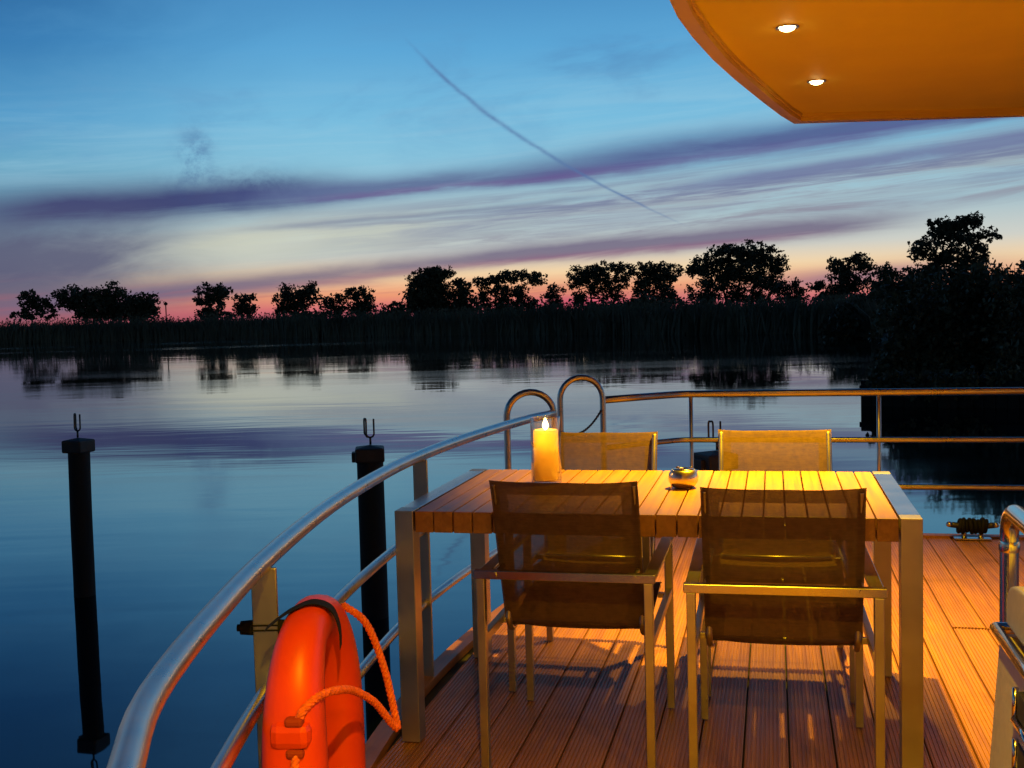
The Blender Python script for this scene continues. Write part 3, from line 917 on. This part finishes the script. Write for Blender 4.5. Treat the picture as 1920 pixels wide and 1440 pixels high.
# ------------------------------------------------------------------ dining table
TX, TY, TL, TW, TH = -.381, 3.788, 1.581, .944, .75
def build_table():
    root = thing('dining_table', 'teak slat dining table with square steel legs on the deck', 'table', (TX, TY, 0))
    l, w, e = TL / 2, TW / 2, .060
    bm = bmesh.new()
    n = 23
    span = TL - 2 * e - .006
    p = span / n
    for i in range(n):
        x0 = -span / 2 + i * p
        dz = random.uniform(-.0008, .0008); dy = random.uniform(-.002, .002)
        box(bm, x0 + .0022, x0 + p - .0022, -w + .006 + dy, w - .006 + dy, TH - .068 + dz, TH - .001 + dz, .0022)
    link('table_top', bm, M['teak'], root)
    bm = bmesh.new()
    for yb in (-.22, .22):
        box(bm, -l + e, l - e, yb - .02, yb + .02, TH - .085, TH - .0695, .001)
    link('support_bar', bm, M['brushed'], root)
    for s in (-1, 1):
        bm = bmesh.new()
        box(bm, s * (l - e / 2) - e / 2, s * (l - e / 2) + e / 2, -w + .0645, w - .0645, TH - .060, TH, .0012)
        link('end_bar', bm, M['brushed_flat'], root)
        for q in (-1, 1):
            bm = bmesh.new()
            yc = q * (w - .032)
            box(bm, -e / 2, e / 2, -.032, .032, .004, TH, .0012)
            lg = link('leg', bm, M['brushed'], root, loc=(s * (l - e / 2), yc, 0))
    return root
build_table()

# ------------------------------------------------------------------ chairs
def build_chair(label, x, y, rz):
    root = thing('armchair', label, 'chair', (x, y, 0), rz, 'sling armchairs round the table')
    # sling: back, bend and seat in one cloth
    prof = [(-.300, .872), (-.292, .858), (-.262, .78), (-.225, .66), (-.187, .55), (-.152, .455), (-.135, .418), (-.105, .398), (-.05, .397), (.05, .405), (.16, .420), (.26, .434), (.325, .436), (.338, .428)]
    prof = [(p.y, p.z) for p in spline([(0, a_, b_) for a_, b_ in prof], 4)]
    nx = 22
    hw = .218
    bm = bmesh.new()
    rows = []
    for j, (py, pz) in enumerate(prof):
        row = []
        for i in range(nx + 1):
            xx = -hw + 2 * hw * i / nx
            f = 1 - (xx / hw) ** 2
            sag = .010 * f
            zz = pz - (sag if pz < .5 else .0) + (.006 * (xx / hw) ** 4 if pz > .8 else 0)
            yy = py - (sag * .8 if pz >= .5 else 0)
            wv = .0012 * mnoise.noise(Vector((xx * 9 + x, py * 9, pz * 9)))
            row.append(bm.verts.new((xx, yy + wv, zz + wv)))
        rows.append(row)
    for A_, B_ in zip(rows, rows[1:]):
        for i in range(nx): bm.faces.new((A_[i], A_[i + 1], B_[i + 1], B_[i]))
    sl = link('sling', bm, M['sling'], root, smooth=True)
    # tube frame inside the hems
    bm = bmesh.new()
    for s in (-1, 1):
        tube(bm, [Vector((s * (hw - .012), a_ + .012 if b_ > .45 else a_, b_ - .014 if b_ < .45 else b_ - .004)) for a_, b_ in prof[2:-1]], .0095, 10)
    for (a_, b_) in ((-.135 + .02, .405), (.322, .420)):
        tube(bm, [(-hw + .012, a_, b_), (hw - .012, a_, b_)], .0085, 8)
    link('sling_frame', bm, M['brushed'], root, smooth=True)
    W2 = .246
    for s in (-1, 1):
        bm = bmesh.new(); box(bm, -.0125, .0125, -.014, .014, .004, .589, .0018)
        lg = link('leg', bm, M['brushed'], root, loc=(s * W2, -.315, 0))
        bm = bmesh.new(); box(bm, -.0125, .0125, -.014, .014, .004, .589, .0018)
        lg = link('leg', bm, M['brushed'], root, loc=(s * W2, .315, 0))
        bm = bmesh.new(); box(bm, s * W2 - .019, s * W2 + .019, -.305, .345, .590, .603, .0025)
        link('armrest', bm, M['brushed_flat'], root)
        bm = bmesh.new(); box(bm, s * W2 - .010, s * W2 + .010, -.300, .300, .392, .420, .002)
        box(bm, s * (hw - .004) if s > 0 else s * (W2 - .011), s * (W2 - .011) if s > 0 else s * (hw - .004), -.10, -.08, .396, .414, .001)
        box(bm, s * (hw - .004) if s > 0 else s * (W2 - .011), s * (W2 - .011) if s > 0 else s * (hw - .004), .24, .26, .402, .418, .001)
        link('side_rail', bm, M['brushed'], root)
    bm = bmesh.new(); box(bm, -.266, .266, -.333, -.3075, .590, .6155, .002)
    for s in (-1, 1):
        tube(bm, [(s * .205, -.337, .603), (s * .205, -.20, .603)], .008, 10)
        tube(bm, [(s * .205, -.338, .603), (s * .205, -.332, .603)], .011, 12)
    link('back_bar', bm, M['brushed_flat'], root)
    return root
c0 = build_chair('dim brown sling armchair at the near left of the table', -.598, 3.445, 0)
for lab, x, y, rz in (('sling armchair at the near right of the table, back to the viewer', .016, 3.36, .012),
                      ('shaded sling armchair behind the candle across the table', -.675, 4.15, PI - .02),
                      ('golden lit sling armchair across the table by the bow rail', .005, 4.215, PI + .015)):
    c = copy_tree(c0); c['label'] = lab; c.location = (x, y, 0); c.rotation_euler = (0, 0, rz)

# ------------------------------------------------------------------ candle, glass, ashtray
CX, CY = -.80, 3.915
gz = TH
root = thing('pillar_candle', 'burning yellow pillar candle inside the glass cylinder', 'candle', (CX, CY, gz + .0135))
bm = bmesh.new()
lathe(bm, [(.002, 0), (.042, 0), (.0445, .004), (.0445, .170), (.043, .178), (.040, .180), (.037, .176), (.036, .160), (.034, .105), (.002, .100)], 40, cap0=False, cap1=False)
bmesh.ops.recalc_face_normals(bm, faces=bm.faces)
link('wax', bm, M['wax'], root, smooth=True)
bm = bmesh.new(); tube(bm, [(0, 0, .10), (.001, 0, .15), (.003, 0, .186)], .0012, 6); link('wick', bm, M['rubber'], root)
bm = bmesh.new(); lathe(bm, [(.001, .178), (.007, .183), (.0115, .192), (.0110, .199), (.006, .211), (.0008, .222)], 16, cap0=False, cap1=False); link('flame', bm, M['flame'], root, smooth=True)
ld = bpy.data.lights.new('candle_light', 'POINT'); ld.energy = 2.2; ld.color = (1, .56, .12); ld.shadow_soft_size = .012
lo = bpy.data.objects.new('candle_light', ld); COL.objects.link(lo); lo.parent = root; lo.location = (0, 0, .205)
ld = bpy.data.lights.new('wax_fill_light', 'POINT'); ld.energy = .75; ld.color = (1, .50, .08); ld.shadow_soft_size = .012  # second lamp in the hollow wax, added to make it glow
lo = bpy.data.objects.new('wax_fill_light', ld); COL.objects.link(lo); lo.parent = root; lo.location = (0, 0, .155)
bm = bmesh.new()
lathe(bm, [(.002, .0005), (.052, .0005), (.0545, .004), (.0545, .236), (.0535, .238), (.0520, .236), (.0515, .012), (.002, .012)], 48, cap0=False, cap1=False)
bmesh.ops.recalc_face_normals(bm, faces=bm.faces)
tag(link('glass_cylinder', bm, M['glass'], loc=(CX, CY, gz), smooth=True), 'clear glass cylinder holding the burning candle on the table', 'candle glass')

root = thing('ashtray', 'round brushed steel ashtray on the table slats', 'ashtray', (-.305, 3.835, TH + .0005))
bm = bmesh.new()
lathe(bm, [(.002, 0), (.028, 0), (.040, .006), (.0495, .022), (.0515, .036), (.048, .052), (.040, .063), (.038, .0635), (.037, .061), (.044, .050), (.047, .036), (.041, .016), (.002, .010)], 40, cap0=False, cap1=False)
bmesh.ops.recalc_face_normals(bm, faces=bm.faces)
link('bowl', bm, metal('ash_steel', (.72, .66, .56, 1), .3, (1, 1, 20), .1), root, smooth=True)
bm = bmesh.new()
lathe(bm, [(.0365, .060), (.0365, .065), (.026, .068), (.016, .064), (.0155, .052)], 32, cap0=False, cap1=False)
for k in range(3):
    a_ = k * 2 * PI / 3 + .4
    box(bm, math.cos(a_) * .026 - .006, math.cos(a_) * .026 + .006, math.sin(a_) * .026 - .004, math.sin(a_) * .026 + .004, .067, .071, .001)
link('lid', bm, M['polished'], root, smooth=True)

# ------------------------------------------------------------------ horseshoe lifebuoy
def lifebuoy():
    t = Vector((-.15, .985, 0)).normalized()
    out = Vector((t.y, -t.x, 0))                  # towards the deck
    org = Vector((-.955, 2.16, .79))
    root = bmesh.new()
    ce = [(-.155, -.64), (-.165, -.46), (-.165, -.30), (-.148, -.18), (-.102, -.100), (-.038, -.068), (.038, -.068), (.102, -.100), (.148, -.18), (.165, -.30), (.165, -.46), (.155, -.64)]
    cps = spline([(a_, 0, b_) for a_, b_ in ce], 6)
    bm = root
    n = len(cps); seg = 20
    rings = []
    for i, p in enumerate(cps):
        a_ = cps[max(0, i - 1)]; b_ = cps[min(n - 1, i + 1)]
        tg = (b_ - a_).normalized()
        nr = Vector((-tg.z, 0, tg.x))
        f = i / (n - 1)
        endk = min(1, min(f, 1 - f) / .03)
        kk = .55 + .45 * math.sqrt(max(0, 1 - (1 - endk) ** 2))
        ta = min(1.0, abs(f - .5) / .36)
        ta = ta * ta * (3 - 2 * ta)
        ri, ro_ = (.050 + .008 * ta) * kk, (.044 + .021 * ta) * kk
        ring = []
        for k in range(seg):
            th = 2 * PI * k / seg
            ca, sa = math.cos(th), math.sin(th)
            ca = math.copysign(abs(ca) ** .85, ca); sa = math.copysign(abs(sa) ** .85, sa)
            ring.append(bm.verts.new(p + nr * ca * ri + Vector((0, 1, 0)) * sa * ro_))
        rings.append(ring)
    for A_, B_ in zip(rings, rings[1:]):
        for k in range(seg): bm.faces.new((A_[k], A_[(k + 1) % seg], B_[(k + 1) % seg], B_[k]))
    bm.faces.new(rings[0]); bm.faces.new(rings[-1])
    bmesh.ops.recalc_face_normals(bm, faces=bm.faces)
    o = link('lifebuoy', bm, M['orange'], smooth=True, loc=org)
    # local x -> along the rail, local y -> towards the deck (negative out), z up
    o.rotation_euler = (0, 0, math.atan2(t.y, t.x))
    tag(o, 'orange horseshoe lifebuoy hanging on the left guard rail', 'lifebuoy')
    # local y = 90 deg left of t = outboard, so the deck side is -y
    def twisted(pts, r):
        bm = bmesh.new()
        P = spline(pts, 10)
        # dense resample
        Q = [P[0]]
        for a_, b_ in zip(P, P[1:]):
            m_ = max(1, int((b_ - a_).length / .004))
            for q in range(1, m_ + 1): Q.append(a_.lerp(b_, q / m_))
        T, N = frames(Q)
        s_ = 0
        L3 = [[], [], []]
        for i, p in enumerate(Q):
            if i: s_ += (Q[i] - Q[i - 1]).length
            B = T[i].cross(N[i])
            for k in range(3):
                th = s_ * 2 * PI / .034 + k * 2 * PI / 3
                L3[k].append(p + (N[i] * math.cos(th) + B * math.sin(th)) * r * .52)
        for k in range(3): tube(bm, L3[k], r * .56, 7)
        return bm
    # ropes: from the far limb's top down to a loop on the deck side, and back to the near limb
    b1 = twisted([(.115, -.040, -.06), (.142, -.085, -.11), (.148, -.12, -.21), (.144, -.142, -.315), (.136, -.148, -.345), (.115, -.138, -.325), (.06, -.115, -.26), (-.02, -.09, -.207), (-.10, -.075, -.178), (-.17, -.055, -.166), (-.205, -.032, -.182), (-.214, -.022, -.205)], .0086)
    link('rope', b1, M['rope'], o)
    b2 = twisted([(-.214, -.018, -.262), (-.230, -.018, -.285), (-.236, -.016, -.33), (-.232, -.014, -.40), (-.21, -.01, -.44)], .0082)
    link('rope', b2, M['rope'], o)
    # flat grip moulded between the two rope holes of the near limb
    bm = bmesh.new(); box(bm, -.2258, -.18, -.046, .034, -.256, -.203, .016)
    link('grip_pad', bm, M['orange'], o, smooth=False)
    for z_ in (-.200, -.262):
        bm = bmesh.new(); box(bm, -.2255, -.20, -.034, .002, z_ - .010, z_ + .008, .006)
        link('rope_hole', bm, M['hole'], o)  # darker orange puts the shade of the rope holes into the colour
    # black strap over the arch
    bm = bmesh.new()
    pts = spline([(-.075, .078, -.060), (-.066, .052, -.040), (-.055, .025, -.024), (-.035, -.012, -.014), (-.012, -.045, -.034), (.0, -.058, -.078), (-.002, -.060, -.12)], 6)
    T, N = frames(pts)
    rings = []
    for i, p in enumerate(pts):
        wdt = Vector((1, 0.15, 0)).normalized() * .02
        rings.append([bm.verts.new(p - wdt), bm.verts.new(p + wdt), bm.verts.new(p + wdt + Vector((0, -.0016, .0022))), bm.verts.new(p - wdt + Vector((0, -.0016, .0022)))])
    for A_, B_ in zip(rings, rings[1:]):
        for k in range(4): bm.faces.new((A_[k], A_[(k + 1) % 4], B_[(k + 1) % 4], B_[k]))
    bm.faces.new(rings[0]); bm.faces.new(rings[-1])
    bmesh.ops.recalc_face_normals(bm, faces=bm.faces)
    link('strap', bm, M['rubber'], o)
lifebuoy()

# ------------------------------------------------------------------ handrail and grill at the right
def handrail():
    root = thing('grab_rail', 'polished steel grab rail standing behind the grill', 'grab rail', (.416, 2.165, 0))
    zt = .985
    R = .055
    pts = [Vector((0, 0, 0)), Vector((0, 0, .4)), Vector((0, 0, zt - R))]
    pts += [Vector((0, -R + R * math.cos(a_), zt - R + R * math.sin(a_))) for a_ in [PI / 2 * k / 8 for k in range(1, 9)]]
    pts += [Vector((0, -.9 + R, zt))]
    pts += [Vector((0, -.9 + R - R * math.sin(a_), zt - R + R * math.cos(a_))) for a_ in [PI / 2 * k / 8 for k in range(1, 9)]]
    pts += [Vector((0, -.9, .4)), Vector((0, -.9, 0))]
    bm = bmesh.new(); tube(bm, pts, .0165, 18)
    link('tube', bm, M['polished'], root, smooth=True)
    bm = bmesh.new()
    for y_ in (0, -.9):
        b2 = bmesh.new(); lathe(b2, [(.035, 0), (.035, .006), (.022, .012)], 20, (0, y_, 0)); link('foot_plate', b2, M['polished'], root, smooth=True)
    lathe(bm, [(.0168, .906), (.0182, .911), (.0182, .921), (.0168, .926)], 20, (0, 0, 0), False, False)
    link('weld_ring', bm, M['polished'], root, smooth=True)
handrail()

def grill():
    gx, gy = .389, 1.615
    root = thing('gas_grill', 'cream and steel gas grill with rounded lid at the right edge', 'grill', (gx, gy, 0))
    def side(poly, x0, x1, bev, name, mat):
        bm = bmesh.new()
        a_ = [bm.verts.new((x0, y_, z_)) for y_, z_ in poly]
        b_ = [bm.verts.new((x1, y_, z_)) for y_, z_ in poly]
        n = len(poly)
        bm.faces.new(a_); bm.faces.new(list(reversed(b_)))
        for i in range(n): bm.faces.new((a_[i], b_[i], b_[(i + 1) % n], a_[(i + 1) % n]))
        bmesh.ops.recalc_face_normals(bm, faces=bm.faces)
        if bev: bmesh.ops.bevel(bm, geom=[e for e in bm.edges], offset=bev, segments=3, profile=.5, affect='EDGES', clamp_overlap=True)
        return link(name, bm, mat, root, smooth=False)
    # body with the end panel on the deck side (left)
    bd = side([(.50, .765), (.495, .20), (-.45, .20), (-.45, .765)], 0.0, .75, .012, 'body', M['cast'])
    for v in bd.data.vertices:
        if v.co.x < .3: v.co.x -= (.765 - v.co.z) * .075
    # lid: rounded over, curve seen at its end
    sg = lambda q, p: math.copysign(abs(q) ** p, q)
    arc = [(.50, .785)] + [(.025 + .475 * sg(math.cos(t), .32), .785 + .095 * sg(math.sin(t), .45)) for t in [PI * k / 24 for k in range(1, 24)]] + [(-.45, .785)]
    side(arc, .012, .74, .008, 'lid', M['cast'])
    bm = bmesh.new()
    tube(bm, [(-.004, .506, .776), (-.004, .2, .776), (-.004, -.455, .776)], .0105, 12)
    tube(bm, [(-.004, .506, .776), (.3, .506, .776), (.75, .506, .776)], .0105, 12)
    link('lid_rim', bm, M['polished'], root, smooth=True)
    bm = bmesh.new()
    for k in range(2):
        z0 = .735 - k * .085
        box(bm, -.012, .01, .17, .285, z0 - .045, z0, .003)
    link('vent_slot', bm, M['gap_shade'], root)  # dark blocks paint the shade inside the vent openings
    bm = bmesh.new()
    for k in range(2):
        z0 = .735 - k * .085
        tube(bm, [(-.014, .16, z0 - .05), (-.014, .29, z0 - .05)], .007, 8)
        tube(bm, [(-.013, .29, z0 + .003), (-.014, .29, z0 - .05)], .005, 8)
    link('vent_lip', bm, M['polished'], root, smooth=True)
    bm = bmesh.new(); tube(bm, spline([(-.002, .50, .30), (-.004, .46, .33), (-.006, .30, .25), (-.006, .0, .24)], 5), .010, 8)
    link('lower_rim', bm, M['polished'], root, smooth=True)
    for (x_, y_) in ((.05, .42), (.70, .42), (.05, -.38), (.70, -.38)):
        bm = bmesh.new(); box(bm, -.02, .02, -.02, .02, 0.003, .20, .003)
        link('leg', bm, M['brushed'], root, loc=(x_, y_, 0))
    bm = bmesh.new(); tube(bm, [(.12, -.50, .86), (.62, -.50, .86)], .014, 12)
    for x_ in (.16, .58): tube(bm, [(x_, -.50, .86), (x_, -.42, .85)], .008, 8)
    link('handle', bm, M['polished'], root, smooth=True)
grill()

# ------------------------------------------------------------------ cleat at the bow edge
root = thing('mooring_cleat', 'dark mooring cleat with tips brightened as if lit on the bow deck edge', 'cleat', (1.10, 6.74, 0))
bm = bmesh.new(); tube(bm, spline([(-.112, 0, .086), (-.06, 0, .080), (0, 0, .078), (.06, 0, .080), (.112, 0, .086)], 4), .017, 12); link('horn', bm, M['dark_iron'], root, smooth=True)
for s in (-1, 1):
    bm = bmesh.new(); tube(bm, [(s * .1125, 0, .0861), (s * .132, 0, .089), (s * .142, 0, .0905)], [.0172, .0165, .008], 12); link('lit_horn_tip', bm, M['polished'], root, smooth=True)  # brighter steel stands in for lamplight catching the horn's ends
bm = bmesh.new()
for k in range(8):
    x_ = -.07 + k * .02
    r0 = .034 + .006 * math.sin(k * 2.3)
    ring = [Vector((x_ + .006 * math.sin(t + k), r0 * math.cos(t), .080 + r0 * math.sin(t))) for t in [2 * PI * q / 20 for q in range(20)]]
    tube(bm, ring, .0115, 7, closed=True)
link('rope_turn', bm, M['rubber'], root, smooth=True)
for s in (-1, 1):
    bm = bmesh.new(); tube(bm, [(s * .045, 0, .0), (s * .045, 0, .075)], [.016, .012], 10); link('stem', bm, M['rail_steel'], root, smooth=True)
bm = bmesh.new(); box(bm, -.10, .10, -.03, .03, .003, .012, .003); link('base_plate', bm, M['rail_steel'], root)
# ------------------------------------------------------------------ camera
cam = bpy.data.cameras.new('Camera')
co = bpy.data.objects.new('Camera', cam); COL.objects.link(co)
cam.sensor_fit = 'HORIZONTAL'; cam.sensor_width = 36
cam.lens = 36 * FPX / 1920
cam.clip_start = .05; cam.clip_end = 8000
f = FWD * math.cos(PITCH) - Vector((0, 0, math.sin(PITCH)))
r0 = RGT.copy(); u0 = r0.cross(f).normalized()
rr = r0 * math.cos(ROLL) - u0 * math.sin(ROLL)
uu = u0 * math.cos(ROLL) + r0 * math.sin(ROLL)
m = Matrix((rr, uu, -f)).transposed().to_4x4(); m.translation = (0, 0, H)
co.matrix_world = m
scn.camera = co

scn.view_settings.view_transform = 'Standard'
scn.view_settings.look = 'None'
scn.view_settings.exposure = 0
scn.view_settings.gamma = 1
scn.render.engine = 'CYCLES'
scn.cycles.use_denoising = True
scn.cycles.max_bounces = 8
scn.cycles.transparent_max_bounces = 16
scn.cycles.sample_clamp_indirect = 4
